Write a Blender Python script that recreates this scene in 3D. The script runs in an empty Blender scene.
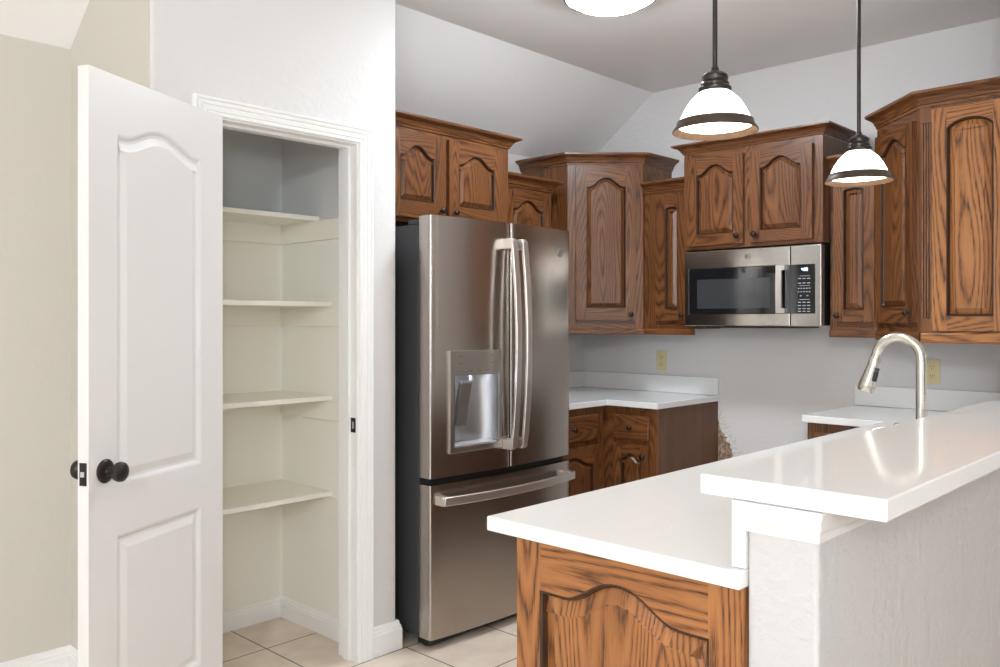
import bpy, bmesh, math, random
from mathutils import Vector, Matrix
random.seed(7)
SC = bpy.context.scene
COL = SC.collection
PI = math.pi

# ------------------------------------------------------------------ camera
cam_d = bpy.data.cameras.new('camera'); cam = bpy.data.objects.new('camera', cam_d); COL.objects.link(cam)
cam.location = (0, 0, 1.35)
cam.rotation_euler = (PI/2, 0, math.radians(43.592 - 90))
cam_d.sensor_width = 36; cam_d.lens = 30.55; cam_d.shift_y = -0.01357; cam_d.clip_start = 0.02
SC.camera = cam

# ------------------------------------------------------------------ world, lights, exposure
w = bpy.data.worlds.new('world'); SC.world = w; w.use_nodes = True
bg = w.node_tree.nodes['Background']; bg.inputs[0].default_value = (0.85, 0.93, 1.0, 1); bg.inputs[1].default_value = 1.5
vs = SC.view_settings; vs.view_transform = 'Standard'; vs.look = 'None'; vs.gamma = 1; vs.exposure = 0.14; vs.use_curve_mapping = False

def area(name, loc, target, sx, sy, power, color=(1, 1, 1)):
    d = bpy.data.lights.new(name, 'AREA'); d.shape = 'RECTANGLE'; d.size = sx; d.size_y = sy; d.energy = power; d.color = color
    o = bpy.data.objects.new(name, d); COL.objects.link(o); o.location = loc
    o.rotation_euler = (Vector(target) - Vector(loc)).to_track_quat('-Z', 'Y').to_euler()
    return o
def point(name, loc, power, radius, color):
    d = bpy.data.lights.new(name, 'POINT'); d.energy = power; d.shadow_soft_size = radius; d.color = color
    o = bpy.data.objects.new(name, d); COL.objects.link(o); o.location = loc
    return o
area('fill_back_window', (-2.2, -6.72, 1.12), (-2.2, 0, 1.12), 3.6, 2.1, 25, (0.82, 0.91, 1.0))  # fill light at an added, unseen window behind the camera
area('fill_side_window', (-7.22, -0.3, 1.3), (0, -0.3, 1.3), 4.0, 2.0, 120, (0.82, 0.91, 1.0))  # fill light from the left, at another added window out of view
SC.cycles.diffuse_bounces = 8; SC.cycles.max_bounces = 14

# ------------------------------------------------------------------ node helpers
def mat(name, color=(0.8, 0.8, 0.8), rough=0.5, metal=0.0, spec=0.5, coat=0.0):
    m = bpy.data.materials.new(name); m.use_nodes = True
    b = m.node_tree.nodes['Principled BSDF']
    b.inputs['Base Color'].default_value = (*color, 1); b.inputs['Roughness'].default_value = rough
    b.inputs['Metallic'].default_value = metal; b.inputs['Specular IOR Level'].default_value = spec
    b.inputs['Coat Weight'].default_value = coat
    return m
class NG:
    def __init__(s, m): s.m = m; s.t = m.node_tree; s.b = s.t.nodes['Principled BSDF']
    def n(s, typ, **kw):
        x = s.t.nodes.new(typ)
        for k, v in kw.items(): setattr(x, k, v)
        return x
    def l(s, a, b): s.t.links.new(a, b)
    def math(s, op, a, b=None, c=None):
        x = s.n('ShaderNodeMath', operation=op)
        for i, q in enumerate((a, b, c)):
            if q is None: continue
            if isinstance(q, (int, float)): x.inputs[i].default_value = q
            else: s.l(q, x.inputs[i])
        return x.outputs[0]
    def noise(s, vec, scale, detail=2, rough=0.5):
        x = s.n('ShaderNodeTexNoise'); s.l(vec, x.inputs['Vector'])
        x.inputs['Scale'].default_value = scale; x.inputs['Detail'].default_value = detail; x.inputs['Roughness'].default_value = rough
        return x.outputs['Fac']
    def mapping(s, vec, scale=(1, 1, 1), loc=(0, 0, 0)):
        x = s.n('ShaderNodeMapping'); s.l(vec, x.inputs['Vector'])
        x.inputs['Scale'].default_value = scale; x.inputs['Location'].default_value = loc
        return x.outputs[0]
    def ramp(s, fac, stops):
        x = s.n('ShaderNodeValToRGB'); s.l(fac, x.inputs[0]); e = x.color_ramp.elements
        while len(e) < len(stops): e.new(0.5)
        for el, (p, c) in zip(e, stops): el.position = p; el.color = (*c, 1)
        return x.outputs[0]
    def mix(s, fac, a, b, mode='MIX'):
        x = s.n('ShaderNodeMix', data_type='RGBA', blend_type=mode)
        for i, q in ((0, fac), (6, a), (7, b)):
            if isinstance(q, (int, float)): x.inputs[i].default_value = q
            elif isinstance(q, tuple): x.inputs[i].default_value = (*q, 1)
            else: s.l(q, x.inputs[i])
        return x.outputs[2]
    def bump(s, h, strength, dist=0.002):
        x = s.n('ShaderNodeBump'); s.l(h, x.inputs['Height']); x.inputs['Strength'].default_value = strength; x.inputs['Distance'].default_value = dist
        s.l(x.outputs[0], s.b.inputs['Normal'])
    def uv(s): return s.n('ShaderNodeTexCoord').outputs['UV']
    def obj(s): return s.n('ShaderNodeTexCoord').outputs['Object']
    def pos(s): return s.n('ShaderNodeNewGeometry').outputs['Position']

def oak(name, light, mid, dark, rough=0.30):
    """flat-sawn oak: contour bands of a stretched noise field (cathedrals), broken into short dark pores"""
    m = mat(name, light, rough, spec=0.5); g = NG(m); uv = g.uv()
    base = g.noise(g.mapping(uv, (5.0, 0.55, 1)), 1.0, 1.0, 0.4)
    wob = g.noise(g.mapping(uv, (45, 7, 1)), 1.0, 2, 0.6)
    t = g.math('ADD', g.math('MULTIPLY', base, 40.0), g.math('MULTIPLY', wob, 0.55))
    tri = g.math('PINGPONG', t, 0.5)                                   # 0..0.5, dark near 0
    band = g.math('MULTIPLY', tri, 2.0)
    pore = g.noise(g.mapping(uv, (330, 13, 1)), 1.0, 2, 0.65)
    fine = g.noise(g.mapping(uv, (900, 40, 1)), 1.0, 1, 0.5)
    d = g.math('ADD', g.math('MULTIPLY', band, 0.75), g.math('MULTIPLY', g.math('SUBTRACT', pore, 0.40), 1.25))
    d = g.math('ADD', d, g.math('MULTIPLY', g.math('SUBTRACT', fine, 0.5), 0.35))
    c = g.ramp(d, [(0.04, dark), (0.22, tuple(p*0.45+q*0.55 for p, q in zip(dark, mid))), (0.42, mid), (0.85, light)])
    big = g.noise(g.mapping(uv, (6, 1.5, 1)), 1.0, 2, 0.5)
    c = g.mix(1.0, c, g.ramp(big, [(0.3, (0.78, 0.75, 0.72)), (0.7, (1.08, 1.07, 1.05))]), 'MULTIPLY')
    g.l(c, g.b.inputs['Base Color'])
    g.l(g.math('ADD', g.math('MULTIPLY', pore, -0.12), rough+0.06), g.b.inputs['Roughness'])
    g.bump(d, 0.10, 0.0005)
    return m
def paint(name, color, rough=0.6, bump=0.25, scale=38):
    m = mat(name, color, rough, spec=0.3); g = NG(m); p = g.pos()
    a = g.noise(p, scale, 4, 0.55); b = g.noise(p, scale*0.22, 2, 0.5)
    h = g.ramp(g.math('ADD', g.math('MULTIPLY', a, 0.6), g.math('MULTIPLY', b, 0.5)), [(0.46, (0, 0, 0)), (0.62, (1, 1, 1))])
    g.bump(h, bump, 0.003)
    return m
def brushed(name, color, rough, streak=1.0, aniso=0.0):
    """brushed metal: grain runs sideways, so highlights stretch up and down"""
    m = mat(name, color, rough, metal=1.0); g = NG(m); p = g.pos()
    n = g.noise(g.mapping(p, (2.5, 2.5, 520)), 1.0, 2, 0.6)
    g.l(g.math('ADD', g.math('MULTIPLY', n, 0.08*streak), rough-0.04*streak), g.b.inputs['Roughness'])
    if aniso:
        g.b.inputs['Anisotropic'].default_value = aniso; g.b.inputs['Anisotropic Rotation'].default_value = 0.25
        tn = g.n('ShaderNodeTangent', direction_type='RADIAL', axis='Z'); g.l(tn.outputs[0], g.b.inputs['Tangent'])
    return m

M = {}
M['oak'] = oak('stained_oak', (0.205, 0.080, 0.027), (0.150, 0.056, 0.019), (0.032, 0.013, 0.006))
M['oak_dark'] = oak('dark_bead_oak', (0.060, 0.024, 0.010), (0.045, 0.018, 0.008), (0.018, 0.008, 0.004))  # darker oak for the narrow ring around each door panel
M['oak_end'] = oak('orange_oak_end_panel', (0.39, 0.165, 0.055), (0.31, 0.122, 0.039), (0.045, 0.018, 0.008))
M['oak_in'] = mat('plain_brown_panel', (0.145, 0.068, 0.036), 0.6)
g = NG(M['oak_in']); g.l(g.ramp(g.noise(g.mapping(g.uv(), (14, 3, 1)), 1, 3), [(0.3, (0.115, 0.052, 0.027)), (0.7, (0.165, 0.078, 0.042))]), g.b.inputs['Base Color'])
M['wall'] = paint('warm_grey_wall_paint', (0.70, 0.685, 0.675))
M['wall_beige'] = paint('beige_wall_tone', (0.63, 0.60, 0.535), bump=0.15)  # beiger tone for the hall, left and pantry side walls
M['knee'] = paint('knockdown_knee_wall_paint', (0.57, 0.555, 0.545), bump=0.7, scale=26)
M['taupe'] = paint('taupe_living_wall_paint', (0.42, 0.385, 0.35))  # unseen wall, toned dark to cut light bounced into the kitchen
M['ceil'] = paint('ceiling_paint', (0.91, 0.91, 0.91), 0.8, 0.08, 60)
M['trim'] = mat('white_trim_paint', (0.87, 0.865, 0.85), 0.35)
M['door'] = mat('white_door_paint', (0.75, 0.735, 0.72), 0.38)
M['cream'] = mat('cream_shelf_paint', (0.88, 0.85, 0.76), 0.35)
M['quartz'] = mat('white_quartz', (0.82, 0.82, 0.81), 0.09, spec=0.5)
g = NG(M['quartz']); p = g.pos()
vor = g.n('ShaderNodeTexVoronoi'); g.l(p, vor.inputs['Vector']); vor.inputs['Scale'].default_value = 330
sp = g.ramp(vor.outputs['Color'], [(0.0, (0.72, 0.72, 0.71)), (0.14, (0.81, 0.81, 0.80)), (0.9, (0.83, 0.83, 0.82)), (1.0, (0.92, 0.92, 0.92))])
g.l(sp, g.b.inputs['Base Color'])
M['steel'] = brushed('brushed_stainless_steel', (0.43, 0.385, 0.345), 0.24, 0.0, 0.6)
M['steel_m'] = brushed('brushed_stainless_horizontal', (0.54, 0.51, 0.47), 0.24, 0.0, 0.6)
M['steel_h'] = brushed('satin_stainless_handle', (0.74, 0.70, 0.665), 0.38, 0.0)
M['steel_d'] = brushed('dispenser_stainless', (0.50, 0.465, 0.43), 0.34, 0.0)
M['steel_side'] = brushed('stainless_door_edge', (0.66, 0.63, 0.60), 0.38, 0.0)
M['charcoal'] = mat('charcoal_appliance_enamel', (0.045, 0.045, 0.047), 0.42)
M['black'] = mat('black_plastic', (0.012, 0.012, 0.013), 0.35)
M['black_glass'] = mat('black_glass', (0.010, 0.010, 0.011), 0.06, spec=0.6)
M['window_mesh'] = mat('dark_grey_oven_screen', (0.045, 0.047, 0.050), 0.12)
M['bronze'] = mat('oil_rubbed_bronze', (0.035, 0.028, 0.024), 0.32, metal=0.6)
M['bronze_lip'] = mat('bronze_band', (0.055, 0.036, 0.024), 0.4, metal=0.3)
M['nickel'] = mat('brushed_nickel', (0.66, 0.63, 0.57), 0.24, metal=1.0)
M['chrome'] = mat('chrome', (0.8, 0.8, 0.8), 0.12, metal=1.0)
M['almond'] = mat('almond_plastic', (0.70, 0.61, 0.34), 0.4)
M['paddle'] = mat('grey_brown_paddle_plastic', (0.12, 0.105, 0.098), 0.3)
M['mark'] = mat('pale_keypad_print', (0.38, 0.39, 0.41), 0.5)
M['ink'] = mat('grey_print', (0.16, 0.15, 0.14), 0.5)
M['grey_plastic'] = mat('light_grey_plastic', (0.48, 0.48, 0.50), 0.35, metal=0.3)
def emit(name, color, s):
    m = mat(name, color, 0.3); b = m.node_tree.nodes['Principled BSDF']
    b.inputs['Emission Color'].default_value = (*color, 1); b.inputs['Emission Strength'].default_value = s
    return m
M['glow'] = emit('lit_opal_glass', (1.0, 0.97, 0.92), 2.2)
M['glow_soft'] = emit('lit_bulb', (1.0, 0.90, 0.78), 5.0)
M['dome_kitchen'] = emit('lit_frosted_kitchen_dome', (0.86, 0.93, 1.0), 92.0)
M['dome_added'] = emit('lit_added_globe', (0.86, 0.93, 1.0), 250.0)  # glow of the added ceiling globe behind the camera
M['globe'] = emit('lit_fill_globe', (0.86, 0.93, 1.0), 112.0)  # glow of the added fill globe
M['digit'] = emit('blue_white_digits', (0.75, 0.85, 1.0), 2.5)
M['led'] = emit('dispenser_led', (0.72, 0.75, 1.0), 6.0)
m = bpy.data.materials.new('window_glass'); m.use_nodes = True; M['glass'] = m
t = m.node_tree; t.nodes.clear(); o_ = t.nodes.new('ShaderNodeOutputMaterial'); tr = t.nodes.new('ShaderNodeBsdfTransparent'); gl = t.nodes.new('ShaderNodeBsdfGlossy')
gl.inputs['Roughness'].default_value = 0.02; mx = t.nodes.new('ShaderNodeMixShader'); mx.inputs[0].default_value = 0.06
t.links.new(tr.outputs[0], mx.inputs[1]); t.links.new(gl.outputs[0], mx.inputs[2]); t.links.new(mx.outputs[0], o_.inputs[0])
# floor tile
M['tile'] = mat('beige_floor_tile', (0.6, 0.5, 0.4), 0.28)
g = NG(M['tile']); p = g.mapping(g.pos(), (1, 1, 1), (-1.862, -3.098, 0))
br = g.n('ShaderNodeTexBrick', offset=0.0, squash=1.0); g.l(p, br.inputs['Vector'])
br.inputs['Scale'].default_value = 1.0; br.inputs['Mortar Size'].default_value = 0.0032; br.inputs['Mortar Smooth'].default_value = 0.1
br.inputs['Brick Width'].default_value = 0.405; br.inputs['Row Height'].default_value = 0.405
br.inputs['Color1'].default_value = (0.74, 0.64, 0.54, 1); br.inputs['Color2'].default_value = (0.79, 0.69, 0.59, 1); br.inputs['Mortar'].default_value = (0.07, 0.05, 0.035, 1)
cl = g.ramp(g.noise(g.pos(), 7, 4, 0.6), [(0.3, (0.86, 0.83, 0.80)), (0.7, (1.06, 1.06, 1.06))])
g.l(g.mix(1.0, br.outputs['Color'], cl, 'MULTIPLY'), g.b.inputs['Base Color'])
g.bump(g.math('SUBTRACT', 1.0, br.outputs['Fac']), 0.4, 0.002)
# cooking wall with a torn patch of drywall low in the range gap
M['wall_range'] = paint('range_wall_paint', (0.70, 0.685, 0.675))
g = NG(M['wall_range']); sx = g.n('ShaderNodeSeparateXYZ'); g.l(g.pos(), sx.inputs[0])
nz = g.math('MULTIPLY', g.math('SUBTRACT', g.noise(g.pos(), 26, 4, 0.65), 0.5), 0.11)
edge = g.math('SUBTRACT', 0.745, sx.outputs['Z'])                      # grows downwards
wid = g.math('MINIMUM', g.math('MULTIPLY', edge, 0.55), 0.11)
inside = g.math('SUBTRACT', wid, g.math('SUBTRACT', 2.46, sx.outputs['Y']))
low = g.math('LESS_THAN', sx.outputs['Z'], 0.85)
msk = g.math('MULTIPLY', low, g.math('GREATER_THAN', g.math('ADD', inside, nz), 0.0))
chip = g.math('MULTIPLY', low, g.math('GREATER_THAN', g.math('ADD', g.math('ADD', inside, 0.055), nz), 0.0))
c = g.mix(chip, (0.70, 0.685, 0.675), g.ramp(g.noise(g.pos(), 90, 3), [(0.45, (0.62, 0.59, 0.56)), (0.6, (0.76, 0.745, 0.73))]))
c = g.mix(msk, c, g.ramp(g.noise(g.pos(), 60, 3), [(0.4, (0.20, 0.12, 0.07)), (0.65, (0.42, 0.32, 0.24))]))
g.l(c, g.b.inputs['Base Color'])
# pantry wall tones: cream below the top shelf, greyer above it
M['pantry'] = mat('pantry_wall_tones', (0.8, 0.78, 0.7), 0.5)
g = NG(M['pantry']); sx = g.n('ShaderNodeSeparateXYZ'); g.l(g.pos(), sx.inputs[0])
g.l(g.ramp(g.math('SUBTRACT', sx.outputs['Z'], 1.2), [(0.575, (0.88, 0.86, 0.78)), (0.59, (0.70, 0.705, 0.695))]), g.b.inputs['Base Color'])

# ------------------------------------------------------------------ mesh helpers
class MB:
    def __init__(s): s.v = []; s.f = []; s.g = []
    def add(s, verts, faces, grain=(0, 0, 1)):
        b = len(s.v); s.v += [tuple(q) for q in verts]
        off = (random.uniform(0, 9), random.uniform(0, 9))
        for f in faces: s.f.append(tuple(b+i for i in f)); s.g.append((Vector(grain), off))
        return s
    def box(s, x0, x1, y0, y1, z0, z1, grain=(0, 0, 1)):
        v = [(x, y, z) for x in (x0, x1) for y in (y0, y1) for z in (z0, z1)]
        return s.add(v, [(0, 1, 3, 2), (4, 6, 7, 5), (0, 4, 5, 1), (2, 3, 7, 6), (0, 2, 6, 4), (1, 5, 7, 3)], grain)
    def prism(s, pts, z0, z1, grain=(0, 0, 1), mapf=None):
        n = len(pts); mp = mapf or (lambda a, b, h: (a, b, h))
        v = [mp(a, b, z0) for a, b in pts] + [mp(a, b, z1) for a, b in pts]
        return s.add(v, [tuple(range(n))[::-1], tuple(range(n, 2*n))] + [(i, (i+1) % n, n+(i+1) % n, n+i) for i in range(n)], grain)
    def sweep(s, path, prof, mapf=None, closed=False, grain=None):
        mp = mapf or (lambda a, b, h: (a, b, h)); n = len(path); k = len(prof)
        dirs = []
        for i in range(n if closed else n-1):
            d = Vector(path[(i+1) % n]) - Vector(path[i]); dirs.append(d.normalized())
        v = []
        for i in range(n):
            if closed: d1, d2 = dirs[i-1], dirs[i]
            else: d1, d2 = dirs[max(i-1, 0)], dirs[min(i, n-2)]
            n1 = Vector((d1.y, -d1.x)); n2 = Vector((d2.y, -d2.x))
            m_ = (n1+n2) / max(1+n1.dot(n2), 0.15)
            v += [mp(path[i][0]+m_.x*o, path[i][1]+m_.y*o, h) for o, h in prof]
        for i in range(n if closed else n-1):
            j = (i+1) % n
            d = Vector(mp(dirs[i].x, dirs[i].y, 0)) - Vector(mp(0, 0, 0))
            s_f = [(i*k+q, j*k+q, j*k+(q+1) % k, i*k+(q+1) % k) for q in range(k)]
            if i == 0: b = len(s.v); s.v += [tuple(q) for q in v]
            off = (random.uniform(0, 9), random.uniform(0, 9))
            for f in s_f: s.f.append(tuple(b+q for q in f)); s.g.append((grain and Vector(grain) or d, off))
        if not closed:
            for f in (tuple(range(k)), tuple(range((n-1)*k, n*k))[::-1]): s.f.append(tuple(b+q for q in f)); s.g.append((Vector((0, 0, 1)), (0, 0)))
        return s
    def lathe(s, prof, loc=(0, 0, 0), axis='z', seg=32, cap=True):
        rot = {'z': Matrix.Identity(3), '-y': Matrix.Rotation(PI/2, 3, 'X'), '-x': Matrix.Rotation(-PI/2, 3, 'Y'), 'y': Matrix.Rotation(-PI/2, 3, 'X'), 'x': Matrix.Rotation(PI/2, 3, 'Y')}[axis]
        L = Vector(loc); v = []; f = []; k = len(prof)
        for i in range(seg):
            a = 2*PI*i/seg
            v += [rot @ Vector((r*math.cos(a), r*math.sin(a), h)) + L for r, h in prof]
        for i in range(seg):
            j = (i+1) % seg
            f += [(i*k+q, j*k+q, j*k+q+1, i*k+q+1) for q in range(k-1)]
        if cap: f += [tuple(i*k for i in range(seg))[::-1], tuple(i*k+k-1 for i in range(seg))]
        return s.add(v, f)
    def tube(s, pts, radii, seg=16, flat=None):
        """round tube through 3-D points; flat=(half width vector axis) gives a strap"""
        P = [Vector(p) for p in pts]; n = len(P); v = []; up = None
        if isinstance(radii, (int, float)): radii = [radii]*n
        for i in range(n):
            d = (P[min(i+1, n-1)] - P[max(i-1, 0)]).normalized()
            if up is None:
                up = Vector((0, 0, 1)) if abs(d.z) < 0.9 else Vector((1, 0, 0))
            sd = d.cross(up).normalized(); up = sd.cross(d).normalized()
            for q in range(seg):
                a = 2*PI*q/seg; v.append(P[i] + sd*math.cos(a)*radii[i] + up*math.sin(a)*radii[i])
        f = [(i*seg+q, i*seg+(q+1) % seg, (i+1)*seg+(q+1) % seg, (i+1)*seg+q) for i in range(n-1) for q in range(seg)]
        f += [tuple(range(seg))[::-1], tuple(range((n-1)*seg, n*seg))]
        return s.add(v, f)
    def slab(s, xs, ys, occ, z0, z1, mapf=None, grain=(0, 0, 1)):
        """cells between the cuts xs, ys that occ(xmid, ymid) keeps, as one welded solid"""
        mp = mapf or (lambda a, b, h: (a, b, h)); nx, ny = len(xs), len(ys)
        v = [mp(x, y, z) for z in (z0, z1) for x in xs for y in ys]
        I = lambda i, j, k: k*nx*ny + i*ny + j
        keep = lambda i, j: 0 <= i < nx-1 and 0 <= j < ny-1 and occ((xs[i]+xs[i+1])/2, (ys[j]+ys[j+1])/2)
        f = []
        for i in range(nx-1):
            for j in range(ny-1):
                if not keep(i, j): continue
                f += [(I(i, j, 0), I(i, j+1, 0), I(i+1, j+1, 0), I(i+1, j, 0)), (I(i, j, 1), I(i+1, j, 1), I(i+1, j+1, 1), I(i, j+1, 1))]
                if not keep(i-1, j): f.append((I(i, j, 0), I(i, j, 1), I(i, j+1, 1), I(i, j+1, 0)))
                if not keep(i+1, j): f.append((I(i+1, j, 0), I(i+1, j+1, 0), I(i+1, j+1, 1), I(i+1, j, 1)))
                if not keep(i, j-1): f.append((I(i, j, 0), I(i+1, j, 0), I(i+1, j, 1), I(i, j, 1)))
                if not keep(i, j+1): f.append((I(i, j+1, 0), I(i, j+1, 1), I(i+1, j+1, 1), I(i+1, j+1, 0)))
        return s.add(v, f, grain)
    def build(s, name, m, parent=None, bevel=0, smooth=None, loc=None, rotz=0, seg=2, recalc=True):
        me = bpy.data.meshes.new(name); me.from_pydata(s.v, [], s.f)
        uvl = me.uv_layers.new(name='UVMap')
        for p in me.polygons:
            g_, off = s.g[p.index]; n = p.normal
            gg = g_ - n*g_.dot(n)
            if gg.length < 0.2*max(g_.length, 1e-6):
                gg = Vector((1, 0, 0)) if abs(n.x) < 0.7 else Vector((0, 1, 0)); gg -= n*gg.dot(n)
            gg.normalize(); uu = n.cross(gg)
            for li in p.loop_indices:
                co = me.vertices[me.loops[li].vertex_index].co
                uvl.data[li].uv = (co.dot(uu)+off[0], co.dot(gg)+off[1])
        bm = bmesh.new(); bm.from_mesh(me)
        loose = [q for q in bm.verts if not q.link_faces]
        if loose: bmesh.ops.delete(bm, geom=loose, context='VERTS')
        if recalc: bmesh.ops.recalc_face_normals(bm, faces=bm.faces)
        bm.to_mesh(me); bm.free()
        if smooth is not None:
            for p in me.polygons: p.use_smooth = True
            me.set_sharp_from_angle(angle=math.radians(smooth))
        o = bpy.data.objects.new(name, me); COL.objects.link(o); me.materials.append(m)
        if bevel:
            b = o.modifiers.new('bevel', 'BEVEL'); b.width = bevel; b.segments = seg; b.limit_method = 'ANGLE'; b.angle_limit = math.radians(40)
        if parent: o.parent = parent
        if loc: o.location = loc
        o.rotation_euler = (0, 0, rotz)
        return o
def tag(o, label, cat, group=None):
    o['label'] = label; o['category'] = cat
    if group: o['group'] = group
    return o
def struct(o, label=None):
    o['kind'] = 'structure'
    if label: o['label'] = label
    return o
def thing(name, label, cat, loc=(0, 0, 0), rotz=0, group=None):
    o = bpy.data.objects.new(name, None); COL.objects.link(o); o.location = loc; o.rotation_euler = (0, 0, rotz); o.empty_display_size = 0.1
    return tag(o, label, cat, group)
XZ = lambda a, b, h: (a, h, b)

# ------------------------------------------------------------------ key dimensions (metres)
XM = 4.42      # face of the cooking wall (runs along y)
YW = 3.45      # face of the fridge wall (runs along x)
YQ = 3.405     # face of the pantry back wall and the hall wall
YP = 2.715     # face of the pantry front
CE = 2.743
XL, YB = -7.0, -6.5

# ------------------------------------------------------------------ the room
struct(MB().box(XL-0.1, XM+0.1, YB-0.1, YW+0.1, -0.05, 0).build('floor', M['tile']))
cm = MB(); ys, zs = 2.91, 2.345
cm.prism([(YB-0.1, CE), (ys, CE), (YW+0.12, zs-0.12*(CE-zs)/(YW-ys)), (YW+0.12, CE+0.1), (YB-0.1, CE+0.1)], XL-0.1, XM+0.1, mapf=lambda a, b, h: (h, a, b))
struct(cm.build('ceiling', M['ceil']))
struct(MB().box(1.22, XM, YW, YW+0.1, 0, 2.39).build('wall_back', M['wall']))
struct(MB().box(XL, 1.22, YQ, YW+0.1, 0, 2.39).build('wall_hall', M['wall_beige']))
struct(MB().box(XM, XM+0.1, YB, YW+0.1, 0, CE+0.02).build('wall_right', M['wall_range']))
struct(MB().slab([XL, -4.0, -0.4, XM], [0, 0.06, 2.12, CE+0.01], lambda x, y: not (-4.0 < x < -0.4 and 0.06 < y < 2.12), YB-0.1, YB, XZ).build('wall_front', M['taupe']))
struct(MB().slab([YB, -2.3, 1.7, YW], [0, 0.3, 2.3, CE+0.01], lambda x, y: not (-2.3 < x < 1.7 and 0.3 < y < 2.3), XL-0.1, XL, lambda a, b, h: (h, a, b)).build('wall_left', M['wall_beige']))
# pantry enclosure
struct(MB().slab([1.2115, 1.42, 2.035, 2.234], [0, 2.045, CE+0.01], lambda x, y: not (1.42 < x < 2.035 and y < 2.045), YP, YP+0.115, XZ).build('wall_pantry_front', M['wall'], bevel=0.012, seg=3))
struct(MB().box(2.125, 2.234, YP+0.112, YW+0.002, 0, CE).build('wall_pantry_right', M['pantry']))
struct(MB().box(2.1342, 2.2345, YP+0.11, YW+0.002, 0, CE).build('wall_fridge_side', M['wall']))
struct(MB().box(1.2095, 1.32, YP+0.010, YW+0.002, 0, CE).build('wall_pantry_left', M['wall_beige']))
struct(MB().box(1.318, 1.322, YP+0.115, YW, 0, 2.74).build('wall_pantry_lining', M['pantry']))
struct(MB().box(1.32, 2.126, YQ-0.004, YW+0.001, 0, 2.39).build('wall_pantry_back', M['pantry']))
# unseen windows, added behind the camera to carry the fill light
def window(nm, x0, x1, z0, z1, mapf, mull):
    o = struct(MB().slab([x0, x0+0.05]+[q for m_ in mull for q in (m_-0.025, m_+0.025)]+[x1-0.05, x1], [z0, z0+0.06, z1-0.05, z1],
        lambda x, y: x < x0+0.05 or x > x1-0.05 or y < z0+0.06 or y > z1-0.05 or any(abs(x-m_) < 0.025 for m_ in mull), 0.02, 0.08, mapf).build(nm, M['trim']))
    MB().slab([x0+0.04, x1-0.04], [z0+0.05, z1-0.04], lambda x, y: True, 0.045, 0.052, mapf).build('window_pane', M['glass'], o)
    return o
window('added_window_1', -4.0, -0.4, 0.06, 2.12, lambda a, b, h: (a, YB-h, b), [-2.2])
window('added_window_2', -2.3, 1.7, 0.3, 2.3, lambda a, b, h: (XL-h, a, b), [-1.0, 0.4])
# knee wall of the peninsula and the full wall it dies into
struct(MB().box(1.37, 3.30, 0.583, 0.709, 0, 1.034).build('wall_knee', M['knee'], bevel=0.008, seg=3))
struct(MB().box(3.30, XM, 0.583, 0.709, 0, CE).build('wall_kitchen_end', M['wall']))

# baseboards
BP = [(0, 0), (0.017, 0), (0.017, 0.082), (0.014, 0.088), (0.014, 0.096), (0.009, 0.102), (0.008, 0.112), (0.004, 0.117), (0, 0.117)]
def baseboard(nm, path, k=1.0): return struct(MB().sweep(path, [(o, h*k) for o, h in BP]).build(nm, M['trim']))
baseboard('baseboard_pantry_front', [(2.106, YP), (2.2345, YP), (2.2345, 2.80)])
baseboard('baseboard_hall', [(XL, YQ), (1.2148, YQ)] + [(1.2148, YP+0.02)])
baseboard('baseboard_pantry_inside', [(1.322, YP+0.14), (1.322, YQ-0.004), (2.125, YQ-0.004), (2.125, YP+0.117)], 0.74)
# casing around the pantry opening
CP = [(0, 0), (0, 0.010), (0.004, 0.014), (0.012, 0.014), (0.015, 0.011), (0.018, 0.015), (0.032, 0.017), (0.035, 0.013), (0.038, 0.018), (0.048, 0.020), (0.051, 0.015), (0.054, 0.021), (0.061, 0.022), (0.063, 0.018), (0.063, 0)]
CPm = [(o, -h) for o, h in CP]
struct(MB().sweep([(1.414, 0), (1.414, 2.046), (2.039, 2.046), (2.039, 0)][::-1], CPm, mapf=lambda a, b, h: (a, YP+h, b)).build('trim_1', M['trim']), 'white stepped casing around the pantry opening')
# jamb lining with stop
jm = MB()
jm.slab([1.40, 1.42, 2.031, 2.045], [0, 2.041, 2.06], lambda x, y: not (1.42 < x < 2.031 and y < 2.041), YP-0.002, YP+0.118, XZ)
jm.slab([1.415, 1.43, 2.021, 2.04], [0, 2.031, 2.05], lambda x, y: not (1.43 < x < 2.021 and y < 2.031), YP+0.040, YP+0.075, XZ)
jamb = struct(jm.build('trim_2', M['trim']), 'white door jamb lining of the pantry opening')
sp_ = MB().box(2.0285, 2.0312, YP+0.004, YP+0.034, 0.905, 0.963).build('strike_plate', M['bronze'], jamb, bevel=0.001); sp_['label'] = 'dark bronze strike plate'
MB().box(2.0280, 2.0286, YP+0.012, YP+0.024, 0.920, 0.948).build('strike_opening', M['grey_plastic'], sp_)

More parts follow.
